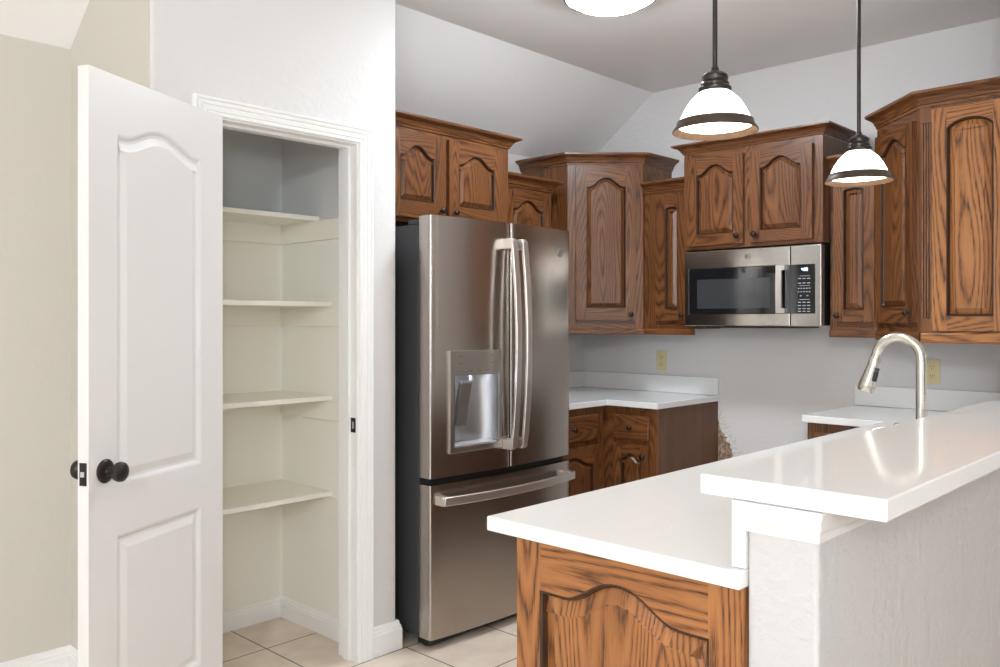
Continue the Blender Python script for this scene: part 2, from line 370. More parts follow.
# ------------------------------------------------------------------ panelled doors
def arch_fn(x0, x1, zs, rise, kind, sf):
    c = (x0+x1)/2; hw = (x1-x0)/2
    def f(x):
        u = min(abs(x-c)/hw, 1)
        if rise == 0: return zs
        if kind == 'arc': return zs + rise*(math.sqrt(max(0, 1-(u*0.93)**2)) - math.sqrt(1-0.93**2))/(1-math.sqrt(1-0.93**2))
        if u > 1-sf: return zs
        q = u/(1-sf)
        return zs + rise*0.5*(1+math.cos(PI*q**1.15))
    return f
def opening(x0, x1, zb, zs, rise, kind, sf, n=26):
    f = arch_fn(x0, x1, zs, rise, kind, sf)
    if rise == 0: return [(x0, zb), (x1, zb), (x1, zs), (x0, zs)], f
    xs = [x1 + (x0-x1)*i/n for i in range(n+1)]
    return [(x0, zb), (x1, zb)] + [(x, f(x)) for x in xs], f
def inset(loop, d):
    n = len(loop); out = []
    for i in range(n):
        a, b, c = Vector(loop[i-1]), Vector(loop[i]), Vector(loop[(i+1) % n])
        d1 = (b-a).normalized(); d2 = (c-b).normalized()
        n1 = Vector((-d1.y, d1.x)); n2 = Vector((-d2.y, d2.x))
        m_ = (n1+n2)/max(1+n1.dot(n2), 0.35)
        out.append((b.x+m_.x*d, b.y+m_.y*d))
    return out
def rings(mb, loops, grain=(0, 0, 1), cap=True):
    """loops: list of (2-D loop, y)"""
    n = len(loops[0][0]); v = []
    for lp, y in loops: v += [(a, y, b) for a, b in lp]
    f = [(k*n+i, k*n+(i+1) % n, (k+1)*n+(i+1) % n, (k+1)*n+i) for k in range(len(loops)-1) for i in range(n)]
    if cap: f.append(tuple((len(loops)-1)*n+i for i in range(n)))
    mb.add(v, f, grain)
KNOB = [(0.0001, 0), (0.007, 0), (0.007, 0.002), (0.005, 0.005), (0.005, 0.010), (0.010, 0.014), (0.0145, 0.019), (0.0145, 0.023), (0.011, 0.0275), (0.005, 0.029), (0.0001, 0.0292)]
def knob(parent, x, y, z, name='knob'):
    o = MB().lathe(KNOB, (0, 0, 0), '-y', 20, cap=False).build(name, M['bronze'], parent, smooth=40, loc=(x, y, z)); return o
def oak_door(parent, loc, rotz, wd, ht, stile=0.055, bottom=0.065, top=0.085, rise=0.05, kind='cath', sf=0.12, knob_at=None, name='door', t=0.022, field=0.015, m='oak'):
    """door in its own frame: x across, front towards -y, back at y=0"""
    x0, x1, zb, zs = stile, wd-stile, bottom, ht-top-(rise or 0)
    lp, f = opening(x0, x1, zb, zs, rise, kind, sf)
    mb = MB()
    mb.box(0, x0, -t, 0, 0, ht); mb.box(x1, wd, -t, 0, 0, ht)
    mb.box(x0, x1, -t, 0, 0, zb, (1, 0, 0))
    n = 26; xs = [x0+(x1-x0)*i/n for i in range(n+1)]
    mb.prism([(x, f(x)) for x in xs] + [(x1, ht), (x0, ht)], -t, 0, (1, 0, 0), XZ)
    d = mb.build(name, M[m], parent, loc=loc, rotz=rotz)
    bd = MB(); e = inset(lp, -0.002)
    rings(bd, [(e, -t+0.006), (e, -t-0.0006), (inset(lp, 0.001), -t-0.0008), (inset(lp, 0.004), -t+0.002), (inset(lp, 0.0055), -t+0.009), (inset(lp, 0.0085), -t+0.0155)], cap=False)
    bo = bd.build('panel_bead', M['oak_dark'], d); bo['label'] = 'dark bead around the panel'
    pm = MB(); e = inset(lp, -0.004)
    rings(pm, [(e, -t+0.0145), (inset(lp, 0.009), -t+0.0145), (inset(lp, 0.010), -t+0.0135), (inset(lp, 0.010+field), -t+0.0025), (inset(lp, 0.0115+field), -t+0.0008)])
    pm.build('raised_panel', M[m], d, recalc=True)
    if knob_at: knob(d, knob_at[0], -t, knob_at[1])
    return d

# pantry door: white two-panel slab standing open
dal = math.atan2(0.285, 0.542)
door = bpy.data.objects.new('door_1', None); COL.objects.link(door)
struct(door, 'white two-panel pantry door standing wide open'); door['category'] = 'door'
# local x runs from the hinge to the latch edge, +y is the face seen from the kitchen
door.location = (1.43, 2.655, 0); door.rotation_euler = (0, 0, PI+dal)
DW, DT = 0.612, 0.035
mb = MB()
up, fu = opening(0.119, 0.504, 0.885, 1.872, 0.045, 'cath', 0.14); lo, fl = opening(0.119, 0.504, 0.235, 0.745, 0, '', 0)
z0, z1 = 0.012, 2.035
mb.box(0, 0.119, -DT, 0, z0, z1); mb.box(0.504, DW, -DT, 0, z0, z1); mb.box(0.119, 0.504, -DT, 0, z0, 0.235); mb.box(0.119, 0.504, -DT, 0, 0.745, 0.885)
xs = [0.119+0.385*i/26 for i in range(27)]
mb.prism([(x, fu(x)) for x in xs]+[(0.504, z1), (0.119, z1)], -DT, 0, mapf=XZ)
for lp in (up, lo):
    for sgn in (1, -1):
        Y = lambda d: -d if sgn > 0 else -DT+d
        rings(mb, [(lp, Y(0.0)), (inset(lp, 0.006), Y(0.002)), (inset(lp, 0.014), Y(0.008)), (inset(lp, 0.022), Y(0.0085)), (inset(lp, 0.040), Y(0.003)), (inset(lp, 0.044), Y(0.002))])
MBd = mb.build('door_slab', M['door'], door, recalc=False)
bm = bmesh.new(); bm.from_mesh(MBd.data); bmesh.ops.recalc_face_normals(bm, faces=bm.faces); bm.to_mesh(MBd.data); bm.free()
ROS = [(0.0001, 0), (0.033, 0), (0.0335, 0.003), (0.030, 0.007), (0.024, 0.009), (0.013, 0.011), (0.011, 0.016), (0.011, 0.028), (0.017, 0.033), (0.0255, 0.041), (0.028, 0.050), (0.026, 0.058), (0.018, 0.064), (0.008, 0.0665), (0.0001, 0.067)]
for ax, yy in (('y', 0), ('-y', -DT)):
    k_ = MB().lathe(ROS, (0, 0, 0), ax, 28, cap=False).build('door_knob', M['bronze'], door, smooth=35, loc=(0.551, yy, 0.934)); k_['label'] = 'dark bronze round door knob'
lt = MB().box(DW-0.0005, DW+0.0022, -0.029, -0.006, 0.903, 0.965).build('latch_plate', M['bronze'], door, bevel=0.002); lt['label'] = 'dark latch plate on the door edge'
MB().prism([(-0.022, DW+0.002), (-0.012, DW+0.002), (-0.012, DW+0.004), (-0.022, DW+0.007)], 0.927, 0.941, mapf=lambda a, b, h: (b, a, h)).build('latch_bolt', M['grey_plastic'], lt, bevel=0.001)
for zz in (0.25, 1.05, 1.85):
    h_ = MB().lathe([(0.006, -0.045), (0.006, 0.045)], (-0.008, -DT, zz), 'z', 12).box(-0.004, 0.0015, -DT+0.002, -0.003, zz-0.045, zz+0.045).build('hinge', M['bronze'], door, smooth=40)

# pantry shelves
for i, (zt, yf, lab) in enumerate(((1.798, 3.105, 'topmost and shallowest cream shelf in the pantry'), (1.427, 3.005, 'second cream pantry shelf from the top, at eye height'),
                                   (1.028, 3.01, 'third cream pantry shelf from the top, level with the strike plate'), (0.621, 3.01, 'lowest cream pantry shelf above the tiled floor'))):
    s_ = thing('pantry_shelf', lab, 'shelf', (1.322, YQ-0.004, zt-0.02), 0, 'pantry shelves')
    MB().box(0, 0.803, yf-YQ+0.004, 0, 0, 0.02).build('shelf_board', M['cream'], s_, bevel=0.002)
    MB().box(0, 0.803, -0.018, 0, -0.085, 0).build('cleat', M['cream'], s_, bevel=0.001)
    MB().box(0.785, 0.803, YP+0.14-YQ, -0.018, -0.085, 0).build('cleat', M['cream'], s_, bevel=0.001)
    MB().box(0, 0.018, YP+0.14-YQ, -0.018, -0.085, 0).build('cleat', M['cream'], s_, bevel=0.001)

# ------------------------------------------------------------------ upper cabinets
CR = [(0, 0), (0.007, 0), (0.008, 0.010), (0.013, 0.014), (0.016, 0.024), (0.026, 0.038), (0.040, 0.046), (0.044, 0.049), (0.050, 0.050), (0.052, 0.054), (0.052, 0.064), (0, 0.064)]
RAIL = [(0, 0), (0.010, 0), (0.014, 0.006), (0.014, 0.026), (0.008, 0.034), (0, 0.034)]
def crown(parent, path, z, k=1.0): return MB().sweep(path, [(o, h*k+z) for o, h in CR]).build('crown_molding', M['oak'], parent)
def rail(parent, path, k=1.0, m='oak'): return MB().sweep(path, [(o, (h-0.034)*k) for o, h in RAIL]).build('light_rail', M[m], parent)
ZB, ZT = 1.300, 2.243
def carcass(parent, wd, dp, h, stiles, rails_):
    """box with a face frame: stiles and rails are lists of (from, to)"""
    c_ = MB().box(0.001, wd-0.001, 0.002, dp, 0, h).build('carcass', M['oak'], parent, bevel=0.001)
    mb = MB()
    for a, b in stiles: mb.box(a, b, -0.001, 0.019, 0, h)
    for k in range(len(stiles)-1):
        for a, b in rails_: mb.box(stiles[k][1], stiles[k+1][0], -0.0008, 0.019, a, b, (1, 0, 0))
    mb.build('face_frame', M['oak'], parent, bevel=0.001)

# over the fridge: world face y=3.0, x 2.236..3.212
c1 = thing('wall_cabinet', 'two-door oak wall cabinet above the refrigerator, beside the pantry corner', 'cabinet', (2.2365, 3.0, 1.80), 0, 'oak wall cabinets')
carcass(c1, 0.975, YW-3.0, ZT-1.80, [(0, 0.05), (0.515, 0.560), (0.905, 0.975)], [(0, 0.045), (0.40, ZT-1.80)])
oak_door(c1, (0.165, -0.001, 0.022), 0, 0.352, 0.392, stile=0.072, bottom=0.078, top=0.058, rise=0.05, knob_at=(0.320, 0.045))
oak_door(c1, (0.540, -0.001, 0.022), 0, 0.378, 0.392, stile=0.066, bottom=0.078, top=0.058, rise=0.05, knob_at=(0.034, 0.045))
crown(c1, [(0, 0.02), (0, 0), (0.975, 0), (0.975, YW-3.0)][1:], ZT-1.80-0.008, 0.85)
# between fridge cabinet and corner, lower
c2 = thing('wall_cabinet', 'low oak wall cabinet half hidden behind the refrigerator, left of the corner cabinet', 'cabinet', (3.214, 3.10, ZB), 0, 'oak wall cabinets')
carcass(c2, 0.462, YW-3.10, 2.068-ZB, [(0, 0.07), (0.425, 0.462)], [(0, 0.05), (0.745, 2.068-ZB)])
oak_door(c2, (0.06, -0.001, 0.03), 0, 0.372, 0.715, stile=0.062, bottom=0.08, top=0.045, rise=0.05, knob_at=(0.345, 0.05))
crown(c2, [(0, 0), (0.462, 0), (0.462, YW-3.10)], 2.068-ZB)
rail(c2, [(0, 0), (0.462, 0)])
# left corner cabinet: diagonal face (3.81,3.09)-(4.115,2.778)
A_, B_ = (3.81, 3.09), (4.115, 2.778)
c3 = thing('corner_wall_cabinet', 'oak corner wall cabinet with one tall arched door facing the room, left of the microwave', 'cabinet', (XM, YW, ZB))
lc = lambda p: (p[0]-XM, p[1]-YW)
ang = math.atan2(B_[1]-A_[1], B_[0]-A_[0]); FL = math.hypot(B_[0]-A_[0], B_[1]-A_[1])
pent = [lc((A_[0], YW)), lc(A_), lc(B_), lc((XM, B_[1])), (0, 0)]
MB().prism(pent, 0, ZT-ZB).build('carcass', M['oak'], c3, bevel=0.0015)
def face_frame(parent, p0, ang, FL, h, sl, sr, rb, rt):
    mb = MB(); mb.box(0.0005, sl, -0.002, 0.001, 0, h); mb.box(FL-sr, FL-0.0005, -0.002, 0.001, 0, h)
    mb.box(sl, FL-sr, -0.002, 0.001, 0, rb, (1, 0, 0)); mb.box(sl, FL-sr, -0.002, 0.001, h-rt, h, (1, 0, 0))
    return mb.build('face_frame', M['oak'], parent, loc=(p0[0], p0[1], 0), rotz=ang)
face_frame(c3, lc(A_), ang, FL, ZT-ZB, 0.058, 0.058, 0.055, 0.03)
dv = Vector((math.cos(ang), math.sin(ang))); nv = Vector((math.sin(ang), -math.cos(ang)))
q = Vector(lc(A_)) + dv*0.047 + nv*0.002
oak_door(c3, (q.x, q.y, 0.048), ang, 0.344, 0.882, stile=0.060, bottom=0.072, top=0.062, rise=0.052, sf=0.10, knob_at=(0.314, 0.034))
crown(c3, pent[:4], ZT-ZB); rail(c3, pent[1:3])
# narrow cabinet left of the microwave, face x=4.10
c4 = thing('wall_cabinet', 'narrow single-door oak wall cabinet between the left corner cabinet and the microwave', 'cabinet', (4.135, 2.777, ZB), -PI/2, 'oak wall cabinets')
carcass(c4, 0.325, XM-4.135, 2.075-ZB, [(0, 0.09), (0.285, 0.325)], [(0, 0.05), (0.765, 2.075-ZB)])
oak_door(c4, (0.085, -0.001, 0.045), 0, 0.205, 0.715, stile=0.062, bottom=0.068, top=0.075, rise=0.012, kind='arc', knob_at=(0.178, 0.032), field=0.02)
crown(c4, [(0, 0), (0.325, 0)], 2.075-ZB); rail(c4, [(0, 0), (0.325, 0)])
# cabinet over the microwave, face x=4.02, y 2.448..1.686
c5 = thing('wall_cabinet', 'two-door oak wall cabinet directly above the microwave', 'cabinet', (4.02, 2.448, 1.724), -PI/2, 'oak wall cabinets')
hh = ZT-1.724
carcass(c5, 0.762, XM-4.02, hh, [(0, 0.04), (0.352, 0.397), (0.714, 0.762)], [(0, 0.03), (0.475, hh)])
oak_door(c5, (0.033, -0.001, 0.020), 0, 0.322, 0.462, stile=0.055, bottom=0.058, top=0.040, rise=0.048, sf=0.10, knob_at=(0.294, 0.040))
oak_door(c5, (0.394, -0.001, 0.020), 0, 0.322, 0.462, stile=0.055, bottom=0.058, top=0.040, rise=0.048, sf=0.10, knob_at=(0.028, 0.040))
crown(c5, [(0, XM-4.02), (0, 0), (0.762, 0), (0.762, XM-4.02)], hh, 0.74)
# narrow cabinet right of the microwave, y 1.684..1.462
c6 = thing('wall_cabinet', 'narrow single-door oak wall cabinet right of the microwave, behind the farther pendant', 'cabinet', (4.10, 1.684, ZB), -PI/2, 'oak wall cabinets')
carcass(c6, 0.222, XM-4.10, 2.075-ZB, [(0, 0.03), (0.20, 0.222)], [(0, 0.05), (0.765, 2.075-ZB)])
oak_door(c6, (0.022, -0.001, 0.04), 0, 0.195, 0.715, stile=0.05, bottom=0.058, top=0.075, rise=0.012, kind='arc', knob_at=(0.024, 0.032), field=0.02)
crown(c6, [(0, 0), (0.222, 0)], 2.075-ZB); rail(c6, [(0, 0), (0.222, 0)])
# right corner cabinet: diagonal (4.10,1.46)-(3.82,1.18), end panel x=3.82 towards the wall y=0.709
A_, B_ = (4.10, 1.46), (3.82, 1.18); YE = 0.71
c7 = thing('corner_wall_cabinet', 'oak corner wall cabinet at the right edge with fluted corner and arched end panel', 'cabinet', (XM, YE, ZB))
lc = lambda p: (p[0]-XM, p[1]-YE)
ang = math.atan2(B_[1]-A_[1], B_[0]-A_[0]); FL = math.hypot(B_[0]-A_[0], B_[1]-A_[1])
pent = [lc((XM, A_[1])), lc(A_), lc(B_), lc((B_[0], YE)), (0, 0)]
MB().prism(pent, 0, ZT-ZB).build('carcass', M['oak'], c7, bevel=0.0015)
face_frame(c7, lc(A_), ang, FL, ZT-ZB, 0.04, 0.05, 0.04, 0.05)
dv = Vector((math.cos(ang), math.sin(ang))); nv = Vector((math.sin(ang), -math.cos(ang)))
q = Vector(lc(A_)) + dv*0.022 + nv*0.002
oak_door(c7, (q.x, q.y, 0.035), ang, 0.340, 0.862, stile=0.058, bottom=0.075, top=0.042, rise=0.055, sf=0.05, knob_at=(0.318, 0.045))
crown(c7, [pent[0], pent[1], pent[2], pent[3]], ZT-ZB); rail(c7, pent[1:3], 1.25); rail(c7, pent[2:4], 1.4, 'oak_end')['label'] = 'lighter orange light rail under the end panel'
# end panel and its fluted corner post
q = lc((3.82, 1.136))
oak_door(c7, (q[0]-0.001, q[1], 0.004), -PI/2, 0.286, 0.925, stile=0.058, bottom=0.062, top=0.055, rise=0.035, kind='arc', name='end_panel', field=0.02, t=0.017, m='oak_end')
mb = MB(); mb.box(q[0]-0.016, q[0], q[1]+0.001, q[1]+0.046, 0.0, 0.055); mb.box(q[0]-0.016, q[0], q[1]+0.001, q[1]+0.046, 0.875, 0.94)
mb.box(q[0]-0.006, q[0], q[1]+0.001, q[1]+0.046, 0.055, 0.875)
for k in range(4):
    mb.lathe([(0.0052, 0.055), (0.0052, 0.875)], (q[0]-0.007, q[1]+0.007+k*0.0108, 0), 'z', 12)
mb.build('fluted_post', M['oak'], c7, smooth=40)
MB().box(q[0]-0.003, q[0], YE-YE, q[1]-0.287, 0, 0.94).build('filler', M['oak'], c7)

# ------------------------------------------------------------------ microwave
mw = thing('microwave', 'stainless over-the-range microwave with black window and keypad', 'microwave', (4.02, 2.446, 1.318), -PI/2)
W_, H_ = 0.752, 0.402
MB().box(0.002, W_-0.002, 0.035, XM-4.02-0.002, 0.004, H_).build('casing', M['black'], mw, bevel=0.003)
mb = MB(); xs = [0, 0.034, 0.553, 0.597]; zs_ = [0, 0.062, 0.303, H_]
fr = MB().slab([0, 0.030, 0.520, 0.594], [0, 0.064, 0.303, H_-0.004], lambda x, y: not (0.030 < x < 0.520 and 0.064 < y < 0.303) , 0, 0.034, XZ).build('microwave_door', M['steel_m'], mw, bevel=0.004, seg=3)
MB().box(0.028, 0.594, 0.004-0.008, 0.02, 0.063, 0.304).build('door_glass', M['black_glass'], fr, bevel=0.002)
MB().box(0.080, 0.490, -0.0048, -0.003, 0.092, 0.246).build('viewing_screen', M['window_mesh'], fr)
hd = MB(); N = 12
for k in range(N):
    z_a = 0.066+0.236*k/N; z_b = 0.066+0.236*(k+1)/N
    ya = -0.030-0.004*math.sin(PI*k/N); yb = -0.030-0.004*math.sin(PI*(k+1)/N)
    hd.add([(0.534, ya, z_a), (0.564, ya, z_a), (0.564, yb, z_b), (0.534, yb, z_b), (0.534, ya+0.012, z_a), (0.564, ya+0.012, z_a), (0.564, yb+0.012, z_b), (0.534, yb+0.012, z_b)],
           [(0, 1, 2, 3), (7, 6, 5, 4), (0, 3, 7, 4), (1, 5, 6, 2)] + ([(0, 4, 5, 1)] if k == 0 else []) + ([(3, 2, 6, 7)] if k == N-1 else []))
hd.box(0.536, 0.580, -0.030, 0.0, 0.066, 0.090); hd.box(0.536, 0.580, -0.030, 0.0, 0.278, 0.302)
hd.build('door_handle', M['steel_h'], fr, smooth=30)
cp = MB().box(0.597, W_, 0, 0.036, 0, H_-0.004).build('control_panel', M['steel_m'], mw, bevel=0.004, seg=3)
kp = MB().box(0.594, 0.722, -0.0035, 0.004, 0.063, 0.304).build('keypad', M['black_glass'], cp, bevel=0.002)
mk = MB()
for r_, (zz, cols) in enumerate(((0.234, 3), (0.212, 3), (0.186, 5), (0.170, 5), (0.150, 2), (0.118, 3), (0.102, 3), (0.087, 3), (0.074, 3))):
    for c_ in range(cols):
        cx = 0.634 + 0.068*(c_+0.5)/cols; ww = 0.0075 if cols == 3 else 0.004
        mk.box(cx-ww, cx+ww, -0.0042, -0.0034, zz-0.0022, zz+0.0022)
for zz in (0.247, 0.200, 0.132): mk.box(0.644, 0.696, -0.0042, -0.0034, zz-0.001, zz+0.001)
mk.build('keypad_print', M['mark'], kp)
def digit(mb, ch, x, z, w_, h_, y):
    t_ = 0.0016; on = {'0': 'abcdef', '1': 'bc', '2': 'abged', '4': 'fgbc', '6': 'afgedc', '9': 'abcdfg'}[ch]
    S = {'a': (x, x+w_, z+h_-t_, z+h_), 'd': (x, x+w_, z, z+t_), 'g': (x, x+w_, z+h_/2-t_/2, z+h_/2+t_/2), 'b': (x+w_-t_, x+w_, z+h_/2, z+h_), 'c': (x+w_-t_, x+w_, z, z+h_/2), 'f': (x, x+t_, z+h_/2, z+h_), 'e': (x, x+t_, z, z+h_/2)}
    for k in on: a, b, c, d = S[k]; mb.box(a, b, y-0.0006, y, c, d)
dg = MB(); digit(dg, '4', 0.656, 0.272, 0.007, 0.013, -0.0036); digit(dg, '0', 0.668, 0.272, 0.007, 0.013, -0.0036); digit(dg, '9', 0.678, 0.272, 0.007, 0.013, -0.0036)
dg.build('clock_digits', M['digit'], kp)
def emblem(parent, x, y, z, r, name='emblem'):
    mb = MB()
    ring = [(x+r*math.cos(a*PI/16), y, z+r*math.sin(a*PI/16)) for a in range(33)]
    mb.tube(ring, r*0.09, 6)
    for ox, sg in ((-0.34, 1), (0.30, 1)):
        mb.tube([(x+r*(ox+0.30*math.cos(a)*(1-a/14)), y, z+r*(0.10+0.42*math.sin(a)*(1-a/14))) for a in [i*0.5 for i in range(-1, 12)]], r*0.07, 6)
    return mb.build(name, M['ink'], parent, smooth=60)
emblem(fr, 0.371, -0.001, 0.354, 0.015)
MB().box(0.10, 0.60, 0.05, 0.33, -0.010, 0.004).build('vent_grille', M['black'], mw, bevel=0.003)

# ------------------------------------------------------------------ base cabinets and worktops
ZC = 0.882
def drawer_front(parent, loc, wd, ht, kn=True):
    d = MB().box(0, wd, -0.02, 0, 0, ht, (1, 0, 0)).build('drawer', M['oak'], parent, bevel=0.005, loc=loc)
    if kn: knob(d, wd/2, -0.02, ht/2)
    return d
b1 = thing('base_cabinet', 'oak base cabinet beside the refrigerator, drawer over arched door, in shadow', 'cabinet', (3.225, 2.805, 0), 0, 'oak base cabinets')
MB().box(0, 0.55, 0.0, YW-2.805, 0.09, ZC).box(0, 0.55, 0.06, YW-2.805, 0, 0.09).build('carcass', M['oak'], b1, bevel=0.001)
drawer_front(b1, (0.03, 0, 0.705), 0.45, 0.135)
oak_door(b1, (0.03, 0, 0.12), 0, 0.45, 0.555, rise=0.045, top=0.05, knob_at=(0.05, 0.50))
b2 = thing('base_cabinet', 'oak base cabinet with plain brown side, left of the range gap', 'cabinet', (3.797, 2.803, 0), -PI/2, 'oak base cabinets')
MB().box(-0.6, 0.33, 0.0, XM-3.80, 0.09, ZC).box(-0.6, 0.33, 0.06, XM-3.80, 0, 0.09).build('carcass', M['oak'], b2, bevel=0.001)
sp_ = MB().box(0.330, 0.335, 0.0, XM-3.797-0.002, 0.0, ZC).build('side_panel', M['oak_in'], b2); sp_['label'] = 'plain unstained brown side panel'
drawer_front(b2, (0.062, 0, 0.710), 0.225, 0.128)
oak_door(b2, (0.062, 0, 0.12), 0, 0.225, 0.565, rise=0.03, stile=0.05, top=0.05, field=0.012, knob_at=(0.195, 0.505))
w1 = thing('worktop', 'white quartz corner worktop under the left corner cabinet', 'worktop', (0, 0, ZC))
MB().slab([3.222, 3.772, XM-0.001], [2.457, 2.777, YW-0.001], lambda x, y: x > 3.772 or y > 2.777, 0, 0.032).build('countertop', M['quartz'], w1, bevel=0.003)
MB().prism([(3.222, YW-0.001), (3.222, YW-0.021), (XM-0.021, YW-0.021), (XM-0.021, 2.459), (XM-0.001, 2.459), (XM-0.001, YW-0.001)], 0.033, 0.134).build('backsplash', M['quartz'], w1, bevel=0.002)
# right of the range gap and the peninsula
b3 = thing('base_cabinet', 'oak base cabinet right of the range gap, mostly behind the peninsula', 'cabinet', (3.797, 1.665, 0), -PI/2, 'oak base cabinets')
MB().box(0, 0.36, 0.0, XM-3.797, 0.09, ZC).box(0, 0.36, 0.06, XM-3.797, 0, 0.09).build('carcass', M['oak'], b3, bevel=0.001)
drawer_front(b3, (0.03, 0, 0.710), 0.28, 0.128)
oak_door(b3, (0.03, 0, 0.12), 0, 0.28, 0.565, rise=0.03, top=0.05, knob_at=(0.25, 0.505))
pb = thing('peninsula_cabinet', 'oak peninsula cabinet with arched raised end panel in the foreground', 'cabinet', (1.365, 0.712, 0))
PW = 1.245-0.712
MB().slab([0.015, 1.33, 2.14, XM-1.365-0.002], [0.03, 0.16, 0.512, PW-0.02], lambda x, y: not (1.33 < x < 2.14 and 0.16 < y < 0.512) , 0.09, ZC-0.001).box(0.015, XM-1.367, 0.03, PW-0.08, 0, 0.09).build('carcass', M['oak'], pb, bevel=0.001)
# end panel seen by the camera: door-like frame, local x runs towards -y of the world
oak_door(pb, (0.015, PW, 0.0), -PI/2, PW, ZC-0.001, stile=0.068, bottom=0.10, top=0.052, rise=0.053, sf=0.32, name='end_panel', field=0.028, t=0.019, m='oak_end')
for k in range(5):
    dd = oak_door(pb, (0.50+k*0.43, PW-0.02, 0.12), PI, 0.41, 0.72, rise=0.045, top=0.05, knob_at=(0.05 if k % 2 else 0.36, 0.66))
MB().box(0.06, XM-1.37, PW-0.025, PW-0.018, 0.09, ZC-0.002).build('face_frame', M['oak'], pb)
w2 = thing('worktop', 'long white quartz peninsula worktop running to the range wall', 'worktop', (0, 0, ZC))
SX = [1.346, 2.74, 3.46, 3.772, XM-0.001]; SY = [0.7105, 0.90, 1.20, 1.323, 1.682]
MB().slab(SX, SY, lambda x, y: (y < 1.323 or x > 3.772) and not (2.74 < x < 3.46 and 0.90 < y < 1.20), 0, 0.032).build('countertop', M['quartz'], w2, bevel=0.003)
MB().box(XM-0.021, XM-0.001, 0.73, 1.681, 0.033, 0.134).build('backsplash', M['quartz'], w2, bevel=0.002)
MB().box(1.366, 3.298, 0.7105, 0.737, 0.033, 0.152).build('bar_riser', M['quartz'], w2, bevel=0.002)
sk = tag(MB().slab([2.72, 2.735, 3.465, 3.48], [0.885, 0.898, 1.202, 1.215], lambda x, y: not (2.735 < x < 3.465 and 0.898 < y < 1.202), 0.70, 0.880).box(2.72, 3.48, 0.885, 1.215, 0.688, 0.70).build('kitchen_sink', M['steel_h'], None, bevel=0.004), 'stainless undermount sink basin set into the peninsula worktop below the faucet', 'sink')
bt = tag(MB().box(1.362, 3.286, 0.471, 0.797, 1.036, 1.072).build('bar_top', M['quartz'], None, bevel=0.003), 'raised white quartz breakfast bar slab on the knee wall', 'bar top')
# molding below the bar
MP = [(0, 0), (0.005, 0), (0.007, 0.010), (0.004, 0.013), (0.010, 0.019), (0.014, 0.026), (0.013, 0.036), (0.020, 0.044), (0.021, 0.053), (0, 0.053)]
struct(MB().sweep([(1.3695, 0.7300), (1.3695, 0.5825), (3.299, 0.5825)], [(o*0.6, h+0.982) for o, h in MP]).build('trim_3', M['door'], smooth=50), 'white crown molding under the bar slab around the knee wall')

# faucet
fx, fy, fz = 2.785, 0.862, ZC+0.0328
fa = thing('kitchen_faucet', 'brushed nickel gooseneck pull-down kitchen faucet behind the bar', 'faucet', (fx, fy, fz))
MB().lathe([(0.0001, 0), (0.028, 0), (0.028, 0.006), (0.022, 0.012), (0.0205, 0.06), (0.0155, 0.075)], seg=28, cap=False).build('base', M['nickel'], fa, smooth=40)
R_ = 0.067; zc_ = 0.314
pts = [(0, 0, 0.05+0.26*k/8) for k in range(9)] + [(0, R_-R_*math.cos(a), zc_+R_*math.sin(a)) for a in [PI*k/20 for k in range(1, 20)]]
last = pts[-1]
MB().tube(pts, 0.0152, 20).build('gooseneck', M['nickel'], fa, smooth=60)
d_ = Vector((0, math.sin(PI*18/20)*1.0, 0)); tip = Vector(last); dirn = (Vector(pts[-1])-Vector(pts[-2])).normalized(); dirn = (dirn+Vector((0, 0.06, 0))).normalized()
hp = [tip+dirn*s for s in (0, 0.010, 0.012, 0.04, 0.070, 0.100, 0.117, 0.122)]
sh = MB().tube(hp, [0.0155, 0.0155, 0.0172, 0.0178, 0.0215, 0.0255, 0.0262, 0.022], 24).build('spray_head', M['nickel'], fa, smooth=50)
bc = tip+dirn*0.065 + Vector((-0.0085, -0.0185, 0))
MB().tube([bc-dirn*0.010, bc+dirn*0.022], [0.008, 0.0095], 12).build('spray_button', M['black'], sh, smooth=50)
MB().tube([bc-dirn*0.020, bc-dirn*0.012], 0.0075, 12).build('spray_switch', M['charcoal'], sh, smooth=50)
MB().tube([(0.018, 0, 0.045), (0.045, 0, 0.05), (0.095, -0.01, 0.075)], [0.011, 0.008, 0.006], 14).build('lever', M['nickel'], fa, smooth=50)
sd = thing('soap_dispenser', 'small metal soap dispenser whose tip just clears the bar edge, beside the faucet', 'soap dispenser', (2.575, 0.862, fz))
MB().lathe([(0.0001, 0), (0.022, 0), (0.022, 0.005), (0.012, 0.012), (0.010, 0.10), (0.012, 0.105), (0.012, 0.128), (0.006, 0.137), (0.0001, 0.137)], seg=20, cap=False).build('pump', M['nickel'], sd, smooth=40)
MB().tube([(0, 0, 0.118), (0, 0.04, 0.118), (0, 0.07, 0.108)], 0.005, 10).build('spout', M['nickel'], sd, smooth=40)

# ------------------------------------------------------------------ refrigerator
fr_ = thing('refrigerator', 'stainless french-door refrigerator with water dispenser and bottom freezer drawer', 'refrigerator', (2.75, 2.58, 0))
HW = 0.450
yf = lambda x: 0.028*((x/HW)**2) - 0.028      # gentle outward bow, 0 at the edges
MB().box(-HW+0.003, HW-0.003, 0.078, 0.815, 0.045, 1.745).build('fridge_body', M['charcoal'], fr_, bevel=0.004)
MB().box(-HW+0.02, HW-0.02, 0.03, 0.10, 0.012, 0.06).build('base_grille', M['black'], fr_)
for x in (-0.40, 0.40):
    for y in (0.07, 0.74):
        MB().lathe([(0.018, 0), (0.022, 0.004), (0.022, 0.014), (0.010, 0.02), (0.010, 0.05)], (x, y, 0), 'z', 14).build('foot', M['black'], fr_, smooth=40)
for x in (-0.40, 0.40):
    MB().box(x-0.035, x+0.035, 0.02, 0.16, 1.745, 1.768).build('hinge_cover', M['charcoal'], fr_, bevel=0.006)
